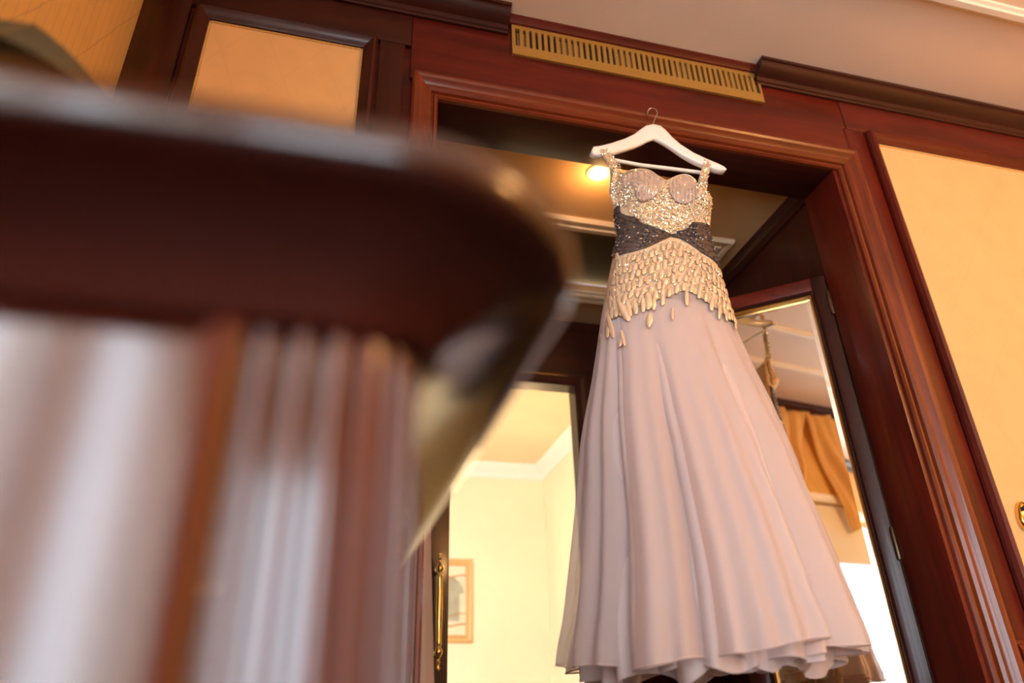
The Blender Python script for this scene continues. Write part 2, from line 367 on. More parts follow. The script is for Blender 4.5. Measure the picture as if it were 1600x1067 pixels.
# left wall with two windows, wall behind the camera with one, right wall
wl = MB(); W1 = (-1.36, -.28, -.28, 1.38); W2 = (-2.78, -1.43, -.28, 1.60); W3 = (-4.16, -2.85, -.28, 1.60); W4 = (-.50, .60, -.28, 1.60)
xs0, xs1 = XL - .2, XL
wl.box(xs0, xs1, W1[1], YW + .02, ZF, ZC); wl.box(xs0, xs1, W2[1], W1[0], ZF, ZC); wl.box(xs0, xs1, W3[1], W2[0], ZF, ZC); wl.box(xs0, xs1, YB - .2, W3[0], ZF, ZC)
for W in (W1, W2, W3): wl.box(xs0, xs1, W[0], W[1], ZF, W[2]); wl.box(xs0, xs1, W[0], W[1], W[3], ZC)
wall_left = struct(wl.build('wall_left', WPAP, smooth=False))
struct(bx(XL, W4[0], YB - .2, YB, ZF, ZC).box(W4[1], XR + .2, YB - .2, YB, ZF, ZC).box(W4[0], W4[1], YB - .2, YB, ZF, W4[2]).box(W4[0], W4[1], YB - .2, YB, W4[3], ZC).build('wall_back', WPAP, smooth=False))
struct(bx(XR, XR + .2, YB, YW + .015, ZF, ZC).build('wall_right', WPAP, smooth=False))
crown('trim_6', (XL, YB, ZC - .074), (XL, YW - .07, ZC - .074), (1, 0, 0), DY)
struct(bx(XL, XL + .02, YB, YW, ZF, ZF + .14).build('baseboard_left', DY))
struct(bx(OX1 + .1, XR, YW - .02, YW, ZF, ZF + .14).build('baseboard_front', WX))
def window(name, axis, W, wallpos):
    r = sroot(name, (0, 0, 0)); a0, a1, z0, z1 = W; f = .045
    def b(u0, u1, d0, d1, zz0, zz1):
        return bx(wallpos - d1, wallpos - d0, u0, u1, zz0, zz1) if axis == 'y' else bx(u0, u1, wallpos - d1, wallpos - d0, zz0, zz1)
    for args in ((a0, a0 + f, .08, .14, z0, z1), (a1 - f, a1, .08, .14, z0, z1)):
        b(*args).build('frame_stile', WHITE, r, bevel=.004)
    for zz in ((z0, z0 + f), (z1 - f, z1)): b(a0 + f, a1 - f, .08, .14, *zz).build('frame_rail', WHITE, r, bevel=.004)
    b(a0 + f, a1 - f, .105, .111, z0 + f, z1 - f).build('pane', GLASS, r)
    b(a0 - .03, a1 + .03, -.04, .09, z0 - .03, z0).build('window_sill', WHITE, r, bevel=.005)
    b(a0 - .06, a1 + .06, -.012, 0, z1, z1 + .06).build('head_casing', WHITE, r, bevel=.003)
window('window_1', 'y', W1, XL); window('window_2', 'y', W2, XL); window('window_3', 'y', W3, XL); window('window_4', 'x', W4, YB)
# roller blind, half drawn
bl = thing('roller_blind', 'cream roller blind drawn down behind the gold curtains, seen in the mirror', 'blind', (XL - .04, -.57, 1.3))
b0, b1 = -.84, -.30
MB().lathe([(.022, b0 - .01), (.022, b1 + .01)], (XL - .04, 0, 1.355), 'y', 14).build('roller', WHITE, bl)
bx(XL - .020, XL - .018, b0, b1, .985, 1.35).build('blind_cloth', BLIND, bl)
bx(XL - .028, XL - .010, b0, b1, .965, .985).build('bottom_bar', WHITE, bl, bevel=.003)
cpath = []
for k in range(25):
    t = k / 24; cpath.append((XL + .012 + .01 * math.sin(3 * t), lerp(-.30, -.60, t ** 1.5), 1.00 - .62 * t + .06 * math.sin(PI * t) * -1))
MB().tube(cpath, .0035, 6).build('pull_cord', BLACK, bl)

# ceiling mouldings: two concentric frames of cream rib
RIB = [(-.026, 0), (-.024, .008), (-.014, .012), (-.010, .020), (.010, .020), (.014, .012), (.024, .008), (.026, 0)]
def frame_mould(name, x0, x1, y0, y1):
    r = sroot(name, (0, 0, ZC)); d = (0, 0, -1)
    MB().prism(RIB, (x0, y0, ZC), (x0, y1, ZC), (1, 0, 0), d, 1, -1).build('moulding_run', CREAM, r, angle=20)
    MB().prism(RIB, (x1, y0, ZC), (x1, y1, ZC), (-1, 0, 0), d, 1, -1).build('moulding_run', CREAM, r, angle=20)
    MB().prism(RIB, (x0, y0, ZC), (x1, y0, ZC), (0, 1, 0), d, 1, -1).build('moulding_run', CREAM, r, angle=20)
    MB().prism(RIB, (x0, y1, ZC), (x1, y1, ZC), (0, -1, 0), d, 1, -1).build('moulding_run', CREAM, r, angle=20)
frame_mould('trim_7', -.12, 3.1, -3.8, 1.178); frame_mould('trim_8', .27, 2.7, -3.4, .80)

# ------------------------------------------------------------------ vestibule behind the doorway
ZV, VY, VX0, VX1 = 1.75, 2.90, .2, 1.625
IZ, IX0, IX1 = 1.400, .10, 1.082                    # inner doorway
struct(bx(VX1, VX1 + .15, YJ, VY + .07, ZF, ZV + .35).build('wall_vestibule_right', DZ, smooth=False))
struct(bx(VX0 - .15, VX0, YJ, VY, ZF, ZV + .1).build('wall_vestibule_left', DZ, smooth=False))
vb = bx(VX0 - .15, VX1, VY, VY + .07, IZ, ZV + .3).box(IX1, VX1, VY, VY + .07, ZF, IZ)
struct(vb.build('wall_vestibule_back', DX, smooth=False))
# ceiling with a framed recess
rx0, rx1, ry0, ry1 = .36, 1.455, 2.20, 2.62
vc = bx(VX0, VX1, YJ, ry0, ZV, ZV + .03).box(VX0, VX1, ry1, VY, ZV, ZV + .03).box(VX0, rx0, ry0, ry1, ZV, ZV + .03).box(rx1, VX1, ry0, ry1, ZV, ZV + .03)
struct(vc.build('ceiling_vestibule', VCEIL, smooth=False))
struct(bx(rx0 - .02, rx1 + .02, ry0 - .02, ry1 + .02, ZV + .05, ZV + .07).build('ceiling_vestibule_recess', HATCH, smooth=False))
vt = sroot('trim_9', (0, 0, ZV))
VR = [(0, 0), (0, .010), (.014, .012), (.018, .018), (.034, .020), (.038, .014), (.052, .012), (.056, .018), (.072, .020), (.078, .010), (.078, 0)]
d = (0, 0, -1)
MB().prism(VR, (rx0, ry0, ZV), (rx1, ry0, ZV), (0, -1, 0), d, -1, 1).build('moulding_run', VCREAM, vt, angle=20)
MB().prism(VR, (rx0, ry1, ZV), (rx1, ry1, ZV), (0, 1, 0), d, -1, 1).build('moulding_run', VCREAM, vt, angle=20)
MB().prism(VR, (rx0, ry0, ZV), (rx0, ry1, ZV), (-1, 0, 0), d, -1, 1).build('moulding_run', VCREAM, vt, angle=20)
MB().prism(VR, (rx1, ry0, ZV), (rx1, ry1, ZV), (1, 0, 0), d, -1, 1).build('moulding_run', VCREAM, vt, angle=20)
struct(MB().prism([(0, 0), (0, .01), (.03, .014), (.05, .03), (.06, .034), (.06, 0)], (VX1, YJ, ZV - .06), (VX1, VY, ZV - .06), (0, 0, 1), (-1, 0, 0)).build('trim_10', DY, angle=20))
ct = sroot('trim_11', (.6, VY, 0))
C2 = [(0, 0), (0, .012), (.01, .018), (.03, .016), (.045, .022), (.055, .022), (.055, 0)]
MB().prism(C2, (IX1, VY, ZF), (IX1, VY, IZ), (1, 0, 0), out, 0, 1).build('casing_side', DZ, ct, angle=20)
MB().prism(C2, (VX0, VY, IZ), (IX1, VY, IZ), (0, 0, 1), out, 0, 1).build('casing_head', DX, ct, angle=20)
bx(.78, 1.05, VY - .03, VY - .001, IZ + .035, IZ + .055).build('door_closer_rail', BRONZE, ct, bevel=.003)
bx(VX1 - .12, VX1 - .018, VY - .012, VY, ZF, 1.3).build('wall_board', WZ, ct, bevel=.002)
bx(1.260, 1.274, VY - .014, VY, ZF, .9).build('gilt_strip', GILT, ct, bevel=.003)

# mirrored door leaf, swung into the vestibule from the right jamb
ang = math.radians(140); U = Vector((math.cos(ang), math.sin(ang), 0)); N = Vector((-U.y, U.x, 0)); N = N if N.y < 0 else -N
HNG = Vector((1.600, 1.770, 0))
door = sroot('door_1', (HNG.x, HNG.y, 0))
def dpt(u, n, z): return HNG + U * u + N * n + Vector((0, 0, z))
def dbox(u0, u1, n0, n1, z0, z1):
    v = [dpt(u, n, z) for u in (u0, u1) for n in (n0, n1) for z in (z0, z1)]
    return MB().add(v, [(0, 1, 3, 2), (4, 6, 7, 5), (0, 4, 5, 1), (2, 3, 7, 6), (0, 2, 6, 4), (1, 5, 7, 3)])
DT, DW = 1.362, .465
g0, g1, gz1_, gz0_ = .046, .400, 1.306, -.42                     # mirror opening
dbox(.000, g0, -.035, 0, ZF + .01, DT).build('stile', DZ, door, bevel=.003)
dbox(g1, DW, -.035, 0, ZF + .01, DT).build('stile', DZ, door, bevel=.003)
dbox(g0, g1, -.035, 0, gz1_, DT).build('rail', WX, door, bevel=.003)
dbox(g0, g1, -.035, 0, ZF + .01, gz0_).build('rail', WX, door, bevel=.003)
dbox(g0, g1, -.034, -.026, gz0_, gz1_).build('back_board', DZ, door)
TG = [(.0085, -.006), (.0085, .006), (.011, .0085), (.014, .006), (.016, -.006)]; TD = [(-.006, -.004), (-.006, .008), (-.003, .011), (.0005, .008), (.0015, .012), (.005, .014), (.0085, .009), (.0085, -.006)]
def trim(a, b, u, m0, m1):
    MB().prism(TD, a, b, u, N, m0, m1).build('sight_moulding', DZ, door, angle=20); MB().prism(TG, a, b, u, N, m0, m1).build('gilt_bead', GILT, door, angle=20)
trim(dpt(g0, -.006, gz0_), dpt(g0, -.006, gz1_), U, 1, -1); trim(dpt(g1, -.006, gz0_), dpt(g1, -.006, gz1_), -U, 1, -1)
trim(dpt(g0, -.006, gz1_), dpt(g1, -.006, gz1_), Vector((0, 0, -1)), 1, -1); trim(dpt(g0, -.006, gz0_), dpt(g1, -.006, gz0_), Vector((0, 0, 1)), 1, -1)
bv = .018; e = .012
def ring(n, i): return [dpt(g0 + e + i, n, gz0_ + e + i), dpt(g1 - e - i, n, gz0_ + e + i), dpt(g1 - e - i, n, gz1_ - e - i), dpt(g0 + e + i, n, gz1_ - e - i)]
mm = MB().add(ring(-.0145, 0) + ring(-.0125, bv) + ring(-.020, 0),
              [(4, 5, 6, 7)] + [(k, (k + 1) % 4, 4 + (k + 1) % 4, 4 + k) for k in range(4)] + [(k, 8 + k, 8 + (k + 1) % 4, (k + 1) % 4) for k in range(4)] + [(11, 10, 9, 8)])
mm.build('mirror_glass', MIRROR, door, smooth=False)
for z in (1.25, .45, -.3):
    p = dpt(.0, .004, z); MB().lathe([(.006, -.045), (.007, -.04), (.007, .04), (.004, .048)], p, 'z', 10).build('hinge', BRONZE, door)

# closed leaf of the inner doorway with its tall brass pull
d2 = sroot('door_2', (VX0, VY, 0))
bx(VX0, .520, VY + .03, VY + .07, ZF + .01, IZ).build('leaf', DZ, d2, bevel=.003)
MB().prism([(0, 0), (0, .008), (.012, .012), (.02, .004), (.02, 0)], (.44, VY + .03, ZF + .2), (.44, VY + .03, IZ - .1), (-1, 0, 0), out).build('panel_bead', DZ, d2, angle=20)
hx, hy = .476, VY - .015
PULL = [(.001, .632), (.006, .628), (.008, .622), (.005, .616), (.0045, .610), (.009, .606), (.006, .600), (.006, .592), (.010, .586), (.016, .574), (.016, .566), (.009, .553), (.009, .548), (.013, .543), (.011, .535), (.0125, .48), (.0135, .42), (.0125, .36),
        (.011, .305), (.013, .298), (.009, .292), (.009, .288), (.016, .276), (.016, .268), (.010, .256), (.006, .248), (.006, .242), (.009, .236), (.005, .230), (.0045, .224), (.008, .217), (.006, .210), (.001, .207)]
hp = MB().lathe([(r, z) for r, z in PULL[::-1]], (hx, hy, 0), 'z', 16)
hp = hp.build('pull_handle', BRASS, d2, angle=50)
for z in (.571, .271): MB().lathe([(.006, hy), (.006, VY + .024), (.013, VY + .025), (.013, VY + .031)], (hx, 0, z), 'y', 12).build('handle_bracket', BRASS, d2)

# recessed downlight
dl = thing('recessed_downlight', 'small round recessed downlight glowing in the vestibule ceiling behind the hanger', 'light', (.848, 1.862, ZV))
MB().lathe([(.030, -.001), (.032, -.006), (.044, -.006), (.048, -.001), (.048, .001), (.03, .001)], (.848, 1.862, ZV), 'z', 28).build('trim_ring', VCREAM, dl)
MB().lathe([(.001, -.009), (.012, -.008), (.022, -.005), (.026, -.001)], (.848, 1.862, ZV), 'z', 20).build('bulb', BULB, dl)

# ------------------------------------------------------------------ bright inner room
IR, IYB, IZC = 1.64, 5.2, 1.80
struct(bx(-1.6, IR, VY + .07, IYB + .15, IZC, IZC + .1).build('ceiling_inner_room', IVORY, smooth=False))
struct(bx(-1.6, IR + .2, IYB, IYB + .15, ZF, IZC).build('wall_inner_back', IVORY, smooth=False))
struct(bx(IR, IR + .05, VY + .07, IYB, ZF, IZC).build('wall_inner_right', IVORY, smooth=False))
struct(bx(-1.7, -1.6, VY, IYB, ZF, IZC).build('wall_inner_left', IVORY, smooth=False))
IC = [(0, 0), (0, .01), (.03, .014), (.06, .05), (.085, .07), (.10, .075), (.10, 0)]
struct(MB().prism(IC, (-1.6, IYB, IZC - .10), (IR, IYB, IZC - .10), (0, 0, 1), (0, -1, 0)).build('trim_12', CREAM, angle=20))
struct(MB().prism(IC, (IR, VY + .07, IZC - .10), (IR, IYB, IZC - .10), (0, 0, 1), (-1, 0, 0)).build('trim_13', CREAM, angle=20))

# framed picture on the far wall
px0, px1, pz0, pz1 = .66, 1.088, .545, 1.095
pf = thing('framed_picture', 'upright gilt-framed pale landscape picture on the far ivory wall', 'picture', ((px0 + px1) / 2, IYB, pz0))
PF = [(0, 0), (0, .012), (.008, .020), (.03, .014), (.04, .022), (.048, .014), (.048, 0)]
GF = plain('pale_gilt_frame', (0.72, 0.42, 0.16), 0.5, .2, noise=.2, nscale=80)
for a, b, u in (((px0, IYB, pz0), (px0, IYB, pz1), (1, 0, 0)), ((px1, IYB, pz0), (px1, IYB, pz1), (-1, 0, 0)), ((px0, IYB, pz1), (px1, IYB, pz1), (0, 0, -1)), ((px0, IYB, pz0), (px1, IYB, pz0), (0, 0, 1))):
    MB().prism(PF, a, b, u, out, 1, -1).build('frame_side', GF, pf, angle=20)
bx(px0 + .04, px1 - .04, IYB - .008, IYB - .002, pz0 + .04, pz1 - .04).build('paper', plain('aged_paper', (0.80, 0.66, 0.44), .8, noise=.15, nscale=12), pf, smooth=False)
INK = plain('watercolour_wash', (0.42, 0.38, 0.26), .8, noise=.3, nscale=18); INK2 = plain('brown_ink', (0.40, 0.20, 0.08), .8)
yk = IYB - .0085
cxp, rr, cz = .905, .105, .86
arch = MB(); ro, ri = [], []
for k in range(19):
    a = PI * k / 18; ro.append((cxp + (rr + .018) * math.cos(a), yk, cz + (rr + .012) * math.sin(a))); ri.append((cxp + rr * .9 * math.cos(a), yk, cz + rr * .9 * math.sin(a)))
arch.grid([ro, ri]); arch.grid([ri, [(p[0], yk, .68) for p in ri]])
arch.build('painted_arch', INK, pf, smooth=False)
for zz, th in ((.985, .012), (.735, .008), (.665, .012)):
    MB().grid([[(px0 + .05 + .33 * t / 16, yk - .0004, zz + .012 * math.sin(t * .5) + s * th - .02 * t / 16) for t in range(17)] for s in (0, 1)]).build('ink_stroke', INK2, pf, smooth=False)

# rose cloth hanging inside the doorway, left
cl = thing('hanging_cloth', 'strip of rose pink cloth hanging beside the tall brass pull handle', 'cloth', (.26, 1.93, -.5))
rows = []
for i in range(40):
    z = lerp(.86, -.50, i / 39); s = i / 39; row = []
    wid = lerp(.018, .088, min(1, s * 1.35))
    for j in range(25):
        a = 2 * PI * j / 24
        row.append((.262 + wid * .55 * math.cos(a) * (1 + .10 * math.cos(3 * a + .6)) + (.012 * s), 1.93 + (.012 + wid * .32) * math.sin(a) * (1 + .12 * math.cos(5 * a)), z))
    rows.append(row)
MB().grid(rows).build('cloth_fall', PINKCL, cl, angle=80)
MB().tube([(.225, 1.93, .90), (.262, 1.93, .90), (.262, 1.93, .86)], .005, 8).build('peg', BRASS, cl)

# ------------------------------------------------------------------ brass handle on the right fabric panel
hd = thing('brass_handle', 'curved polished brass handle on the right gold fabric panel', 'handle', (1.90, YW, .5))
hc = aty(1604, 806, YW - .008)
rows = []
for r, yy in ((.001, YW - .014), (.6, YW - .013), (.80, YW - .010), (.86, YW - .013), (.96, YW - .010), (1.0, YW - .004), (1.0, YW + .004)):
    rows.append([(hc.x + .026 * r * math.cos(2 * PI * k / 28) * (1 - .25 * math.sin(2 * PI * k / 28)), yy, hc.z + .042 * r * math.sin(2 * PI * k / 28)) for k in range(28)])
MB().grid(rows, closed_v=True).build('back_plate', BRASS, hd, angle=50)
hpth = [(hc.x - .004 + .012 * math.sin(PI * k / 16), YW - .012 - .028 * math.sin(PI * k / 16), hc.z + .026 - .052 * k / 16) for k in range(17)]
MB().tube(hpth, [.004 + .004 * math.sin(PI * k / 16) for k in range(17)], 12).build('grip', BRASS, hd, angle=60)
MB().lathe([(.001, YW - .0155), (.006, YW - .0150), (.006, YW - .012)], (hc.x - .012, 0, hc.z + .018), 'y', 10).build('keyhole', DARK, hd)

# ------------------------------------------------------------------ globe pendants that light the room
for gx_, gy_, gz_, gr_, lab in ((2.65, -1.0, 1.76, .13, 'lit opal globe pendant on a brass rod'),):
    gp = thing('globe_pendant', lab, 'ceiling lamp', (gx_, gy_, ZC))
    MB().lathe([(.05, ZC - .03), (.06, ZC - .02), (.06, ZC)], (gx_, gy_, 0), 'z', 20).build('ceiling_cup', BRASS, gp)
    MB().lathe([(.007, gz_ + gr_ + .02), (.007, ZC - .02)], (gx_, gy_, 0), 'z', 10).build('rod', BRASS, gp)
    MB().lathe([(.03, gz_ + gr_ - .01), (.034, gz_ + gr_ + .02), (.008, gz_ + gr_ + .03)], (gx_, gy_, 0), 'z', 16).build('gallery', BRASS, gp)
    MB().lathe([(gr_ * math.sin(PI * (k + .02) / 16.04), gz_ - gr_ * math.cos(PI * (k + .02) / 16.04)) for k in range(17)], (gx_, gy_, 0), 'z', 24).build('glass_globe', GLOBE, gp)

# ------------------------------------------------------------------ gold curtains at the window
def tail(name, label, y0, y1, yb0, yb1, z0, z1, seed):
    rnd = random.Random(seed); ph = [rnd.random() * 6 for _ in range(4)]; rows = []
    n, m = 34, 60
    for i in range(n):
        s = i / (n - 1); ya, yb = lerp(y0, yb0, s ** 1.15), lerp(y1, yb1, s ** 1.15); row = []
        for j in range(m):
            t = j / (m - 1); y = lerp(ya, yb, t)
            dpth = .030 + .022 * math.sin(t * 19 + ph[0] + 2.2 * s) + .012 * math.sin(t * 41 + ph[1] - 3 * s) + .02 * math.sin(PI * t) * (1 + s)
            tw = .016 * math.sin(9 * s + 6 * t + ph[2])
            z = lerp(z0, z1, s) + (.05 * math.sin(PI * t) + .03 * math.sin(t * 13 + ph[3])) * s * (.5)
            row.append((XL + .014 + max(.002, dpth + tw), y, z))
        rows.append(row)
    o = MB().grid(rows).build(name, DRAPE, angle=80)
    md = o.modifiers.new('thick', 'SOLIDIFY'); md.thickness = .004
    o['label'] = label; o['category'] = 'curtain'; o['group'] = 'gold silk curtains at the left window'
    return o
tail('silk_curtain', 'gathered gold silk curtain tail left of the gap, seen in the mirror', .34, -.40, -.10, -.22, 2.03, 1.36, 3)
tail('silk_curtain', 'gold silk curtain right of the gap falling along the mirror edge', -.40, -1.05, -.66, -1.12, 2.03, 1.20, 8)

# ------------------------------------------------------------------ desk in the left foreground
desk = thing('writing_desk', 'polished mahogany desk with rounded top and reeded corner, close and out of focus', 'desk', (-.25, .6, ZF))
TZ = .200
def rrect(x0, x1, y0, y1, r, n=14):
    pts = [(x0, y0)]
    for k in range(n + 1): a = -PI / 2 + PI / 2 * k / n; pts.append((x1 - r + r * math.cos(a), y0 + r + r * math.sin(a)))
    pts += [(x1, lerp(y0 + r, y1, (k / 12) ** 1.3)) for k in range(1, 12)] + [(x1, y1), (x0, y1)]; return pts
def off(pts, d):                                        # grow/shrink an outline about its own edges
    n = len(pts); o = []
    for i in range(n):
        p0, p, p1 = Vector(pts[i - 1]), Vector(pts[i]), Vector(pts[(i + 1) % n])
        a = (p - p0).normalized(); b = (p1 - p).normalized(); na, nb = Vector((a.y, -a.x)), Vector((b.y, -b.x))
        h = (na + nb).normalized(); k = d / max(.3, h.dot(na)); o.append(tuple(p + h * k))
    return o
base = rrect(XL + .01, .122, .232, 1.10, .105)
edge = [(-.012, TZ), (-.004, TZ + .0015), (.001, TZ + .006), (.003, TZ + .013), (.002, TZ + .020), (-.003, TZ + .027), (-.010, TZ + .031), (-.020, TZ + .033)]
loops = [[(p[0], p[1], z) for p in off(base, dd)] for dd, z in edge]
body_o = rrect(XL + .012, .047, .286, 1.06, .050); cove = []
for k in range(10):
    t = k / 9; hz = lerp(.158, TZ - .001, 1 - (1 - t) ** 1.7); cove.append([(lerp(a[0], b[0], t), lerp(a[1], b[1], t), lerp(hz, TZ - .006 * (1 - t), min(1, max(0, q - 15) / 5) if q < len(base) - 1 else 0)) for q, (a, b) in enumerate(zip(body_o, off(base, -.012)))])
loops = cove[:-1] + loops
tp = MB().grid(loops, closed_v=True); n0 = len(base)
tp.f.append(tuple(range(n0))[::-1]); tp.f.append(tuple(len(tp.v) - n0 + k for k in range(n0))); tp.mi += [0, 0]
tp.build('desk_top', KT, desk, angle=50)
# body: plain front panel, reeded rounded corner, side panel
TB = .162; py_ = .293; pr = .0416; pxr = .0416
path = [(-.045 + .0 * k, py_) for k in range(1)]
def corner_path(s):                                     # arc length along flat then round corner
    fl = .036
    if s < fl: return Vector((-.036 + s, py_)), Vector((0, -1))
    a = (s - fl) / pr
    if a < PI / 2: return Vector((0 + pr * math.sin(a), py_ + pr - pr * math.cos(a))), Vector((math.sin(a), -math.cos(a)))
    return Vector((pxr, py_ + pr + (s - fl - pr * PI / 2))), Vector((1, 0))
reed = .0152; tot = 7 * reed; col = []
for k in range(7 * 24 + 1):
    s = tot * k / 168; ph = (s / reed) % 1.0 if k < 168 else 0; ph = min(1, max(0, (ph - .20) / .60))
    p, nn = corner_path(s); h = .0085 * (1 - abs(2 * ph - 1) ** 6) ** .6 - .0073
    q = p + nn * h; col.append((q.x, q.y))
rows = [[(p[0], p[1], z) for p in col + [(.0, .37), (-.036, .335)]] for z in (ZF, TZ)]
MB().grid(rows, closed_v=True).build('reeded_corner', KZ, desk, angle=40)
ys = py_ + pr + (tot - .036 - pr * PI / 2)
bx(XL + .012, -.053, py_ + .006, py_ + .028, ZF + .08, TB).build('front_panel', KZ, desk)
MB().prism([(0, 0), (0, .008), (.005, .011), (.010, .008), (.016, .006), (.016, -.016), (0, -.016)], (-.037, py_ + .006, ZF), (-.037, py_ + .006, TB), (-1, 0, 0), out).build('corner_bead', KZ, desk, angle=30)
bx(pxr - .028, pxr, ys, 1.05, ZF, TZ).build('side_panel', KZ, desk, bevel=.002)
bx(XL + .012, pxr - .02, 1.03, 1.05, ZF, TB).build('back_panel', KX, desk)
bx(XL + .012, -.053, py_ + .002, py_ + .030, ZF, ZF + .08).build('plinth', KX, desk, bevel=.003)

# table lamp on the desk
tl = thing('table_lamp', 'table lamp with dark olive panelled shade standing on the desk', 'lamp', (-.383, .722, TZ + .033))
lx, ly, t0 = -.383, .722, TZ + .033
MB().lathe([(.07, t0), (.072, t0 + .01), (.05, t0 + .022), (.02, t0 + .03), (.014, t0 + .08), (.03, t0 + .13), (.036, t0 + .17), (.02, t0 + .22), (.009, t0 + .25), (.009, .62)], (lx, ly, 0), 'z', 24).build('lamp_base', BRASS, tl)
rows = []
for r, z in ((.024, .738), (.029, .739), (.033, .735), (.062, .704), (.098, .664), (.134, .624), (.172, .580), (.205, .545), (.200, .545)):
    row = []
    for k in range(96):
        a = 2 * PI * k / 96; f = 1 - .055 * (1 - abs(math.cos(3 * a + .5)) ** .6); row.append((lx + r * f * math.cos(a), ly + r * f * math.sin(a), z))
    rows.append(row)
MB().grid(rows, closed_v=True).build('lamp_shade', SHADE, tl, angle=70)
for k in range(6):
    a = (PI * k - .5) / 3
    MB().tube([(lx + r * math.cos(a), ly + r * math.sin(a), z) for r, z in ((.032, .737), (.062, .705), (.098, .665), (.134, .625), (.172, .581), (.206, .546))], .0022, 6).build('seam_cord', plain('seam_cord', (.12, .10, .05), .7) if k == 0 else bpy.data.materials['seam_cord'], tl)
MB().lathe([(.001, .548), (.199, .548), (.199, .551), (.001, .551)], (lx, ly, 0), 'z', 40).build('shade_diffuser', SHADE, tl)
MB().lathe([(.001, .732), (.032, .732), (.032, .735), (.001, .735)], (lx, ly, 0), 'z', 24).build('shade_cap', SHADE, tl)
MB().lathe([(.012, .60), (.012, .68), (.004, .70), (.008, .715), (.001, .725)], (lx, ly, 0), 'z', 12).build('lamp_finial', BRONZE, tl)

# ------------------------------------------------------------------ hanger
CY = 1.50
hg = thing('coat_hanger', 'white wooden coat hanger hooked over the door casing', 'hanger', (.89, 1.53, 1.45))
YH = 1.53
HT = [(920, 243), (923, 237), (935, 234), (952, 228), (975, 219), (990, 211), (1000, 203), (1009, 197), (1020, 195), (1031, 198), (1039, 205), (1047, 215), (1060, 228), (1080, 243), (1100, 255), (1116, 264), (1124, 270), (1127, 275)]
HB = [(920, 248), (924, 251), (935, 251), (955, 245), (975, 238), (992, 232), (1003, 227), (1012, 222), (1021, 219), (1030, 223), (1040, 229), (1050, 236), (1063, 246), (1080, 257), (1100, 268), (1114, 275), (1122, 277), (1126, 277)]
rows = []
for (a, b) in zip(HT, HB):
    P, Q = aty(*a, YH), aty(*b, YH); c = (P + Q) / 2; h = (P - Q) / 2; s = abs(c.x - .872) / .22
    th = .009 + .004 * min(1, s); row = []; bow = .02 * s * s
    for k in range(16):
        an = 2 * PI * k / 16; cc, ss = math.cos(an), math.sin(an)
        v = c + h * (abs(cc) ** .7 * (1 if cc > 0 else -1)) + Vector((0, th * (abs(ss) ** .6) * (1 if ss > 0 else -1) - bow + .0, 0)); row.append(v)
    rows.append(row)
hm = MB().grid(rows, closed_v=True); hm.f.append(tuple(range(16))[::-1]); hm.f.append(tuple(len(hm.v) - 16 + k for k in range(16))); hm.mi += [0, 0]
hm.build('hanger_arms', HANGW, hg, angle=60)
MB().tube([aty(952, 249, YH - .01), aty(1000, 258, YH - .004), aty(1050, 264, YH - .004), aty(1104, 271, YH - .01)], .0062, 12).build('trouser_bar', HANGW, hg, angle=60)
hk = [aty(1019, 203, YH), aty(1019, 196, YH), aty(1022, 189, YH + .002), aty(1026, 181, YH + .005), aty(1027, 176, YH + .008), aty(1025, 171.5, YH + .014), aty(1020, 169, YH + .022), aty(1015, 170, YH + .028), aty(1012, 174, YH + .031), aty(1011, 180, YH + .032)]
MB().tube(hk, .0023, 8).build('hook', CHROME, hg, angle=60)

# ------------------------------------------------------------------ the dress
LEFT = [(262, 968), (285, 960), (300, 956), (318, 958), (345, 959), (372, 964), (400, 958), (450, 948), (500, 939), (545, 933), (600, 925), (680, 912), (760, 903), (850, 896), (950, 887), (1012, 880)]
RIGHT = [(275, 1095), (290, 1100), (318, 1103), (345, 1106), (365, 1107), (390, 1113), (415, 1120), (460, 1133), (495, 1143), (545, 1165), (600, 1194), (670, 1228), (740, 1259), (810, 1288), (880, 1317), (950, 1342), (1005, 1360)]
lt = sorted((aty(x, y, CY).z, aty(x, y, CY).x) for y, x in LEFT); rt = sorted((aty(x, y, CY).z, aty(x, y, CY).x) for y, x in RIGHT)
def xl(z): return sint(lt, z)
def xr(z): return sint(rt, z)
DEP = [(.05, .31), (.3, .255), (.5, .20), (.65, .155), (.8, .115), (.9, .098), (1.0, .090), (1.1, .078), (1.18, .066), (1.25, .066), (1.35, .06), (1.45, .05)]
def dep(z): return sint(DEP, z)
BZ = aty(1040, 300, CY - .07).z                          # height of the bust
def cyz(z): return CY + .04 * max(0, min(1, (.9 - z) / .8))
def prj(p):
    c = Vector((Vector(R0).dot(p), Vector(R1).dot(p), Vector(R2).dot(p))); return c.x / c.z * FPX + 800, c.y / c.z * FPX + 533.5
zs_ = [.10 + (lt[-1][0] - .10) * k / 27 for k in range(28)]
zs_ = [z for z in zs_ if z <= min(lt[-1][0], rt[-1][0])]
A_ = {z: xl(z) for z in zs_}; B_ = {z: xr(z) for z in zs_}
for _ in range(12):
    for z in zs_:
        cx, hw = (A_[z] + B_[z]) / 2, (B_[z] - A_[z]) / 2; gf = 1 + .085 * max(0, min(1, (.95 - z) / .45)); ring_ = []
        for k in range(72):
            a = 2 * PI * k / 72; p = Vector((cx + hw * gf * math.cos(a), cyz(z) - dep(z) * gf * math.sin(a), z)); ring_.append(prj(p) + (p.y,))
        l = min(ring_); r = max(ring_)
        A_[z] += (interp(LEFT, l[1]) - l[0]) * .8 * l[2] / FPX * 1.1; B_[z] += (interp(RIGHT, r[1]) - r[0]) * .8 * r[2] / FPX * 1.1
lt = sorted(A_.items()); rt = sorted(B_.items())
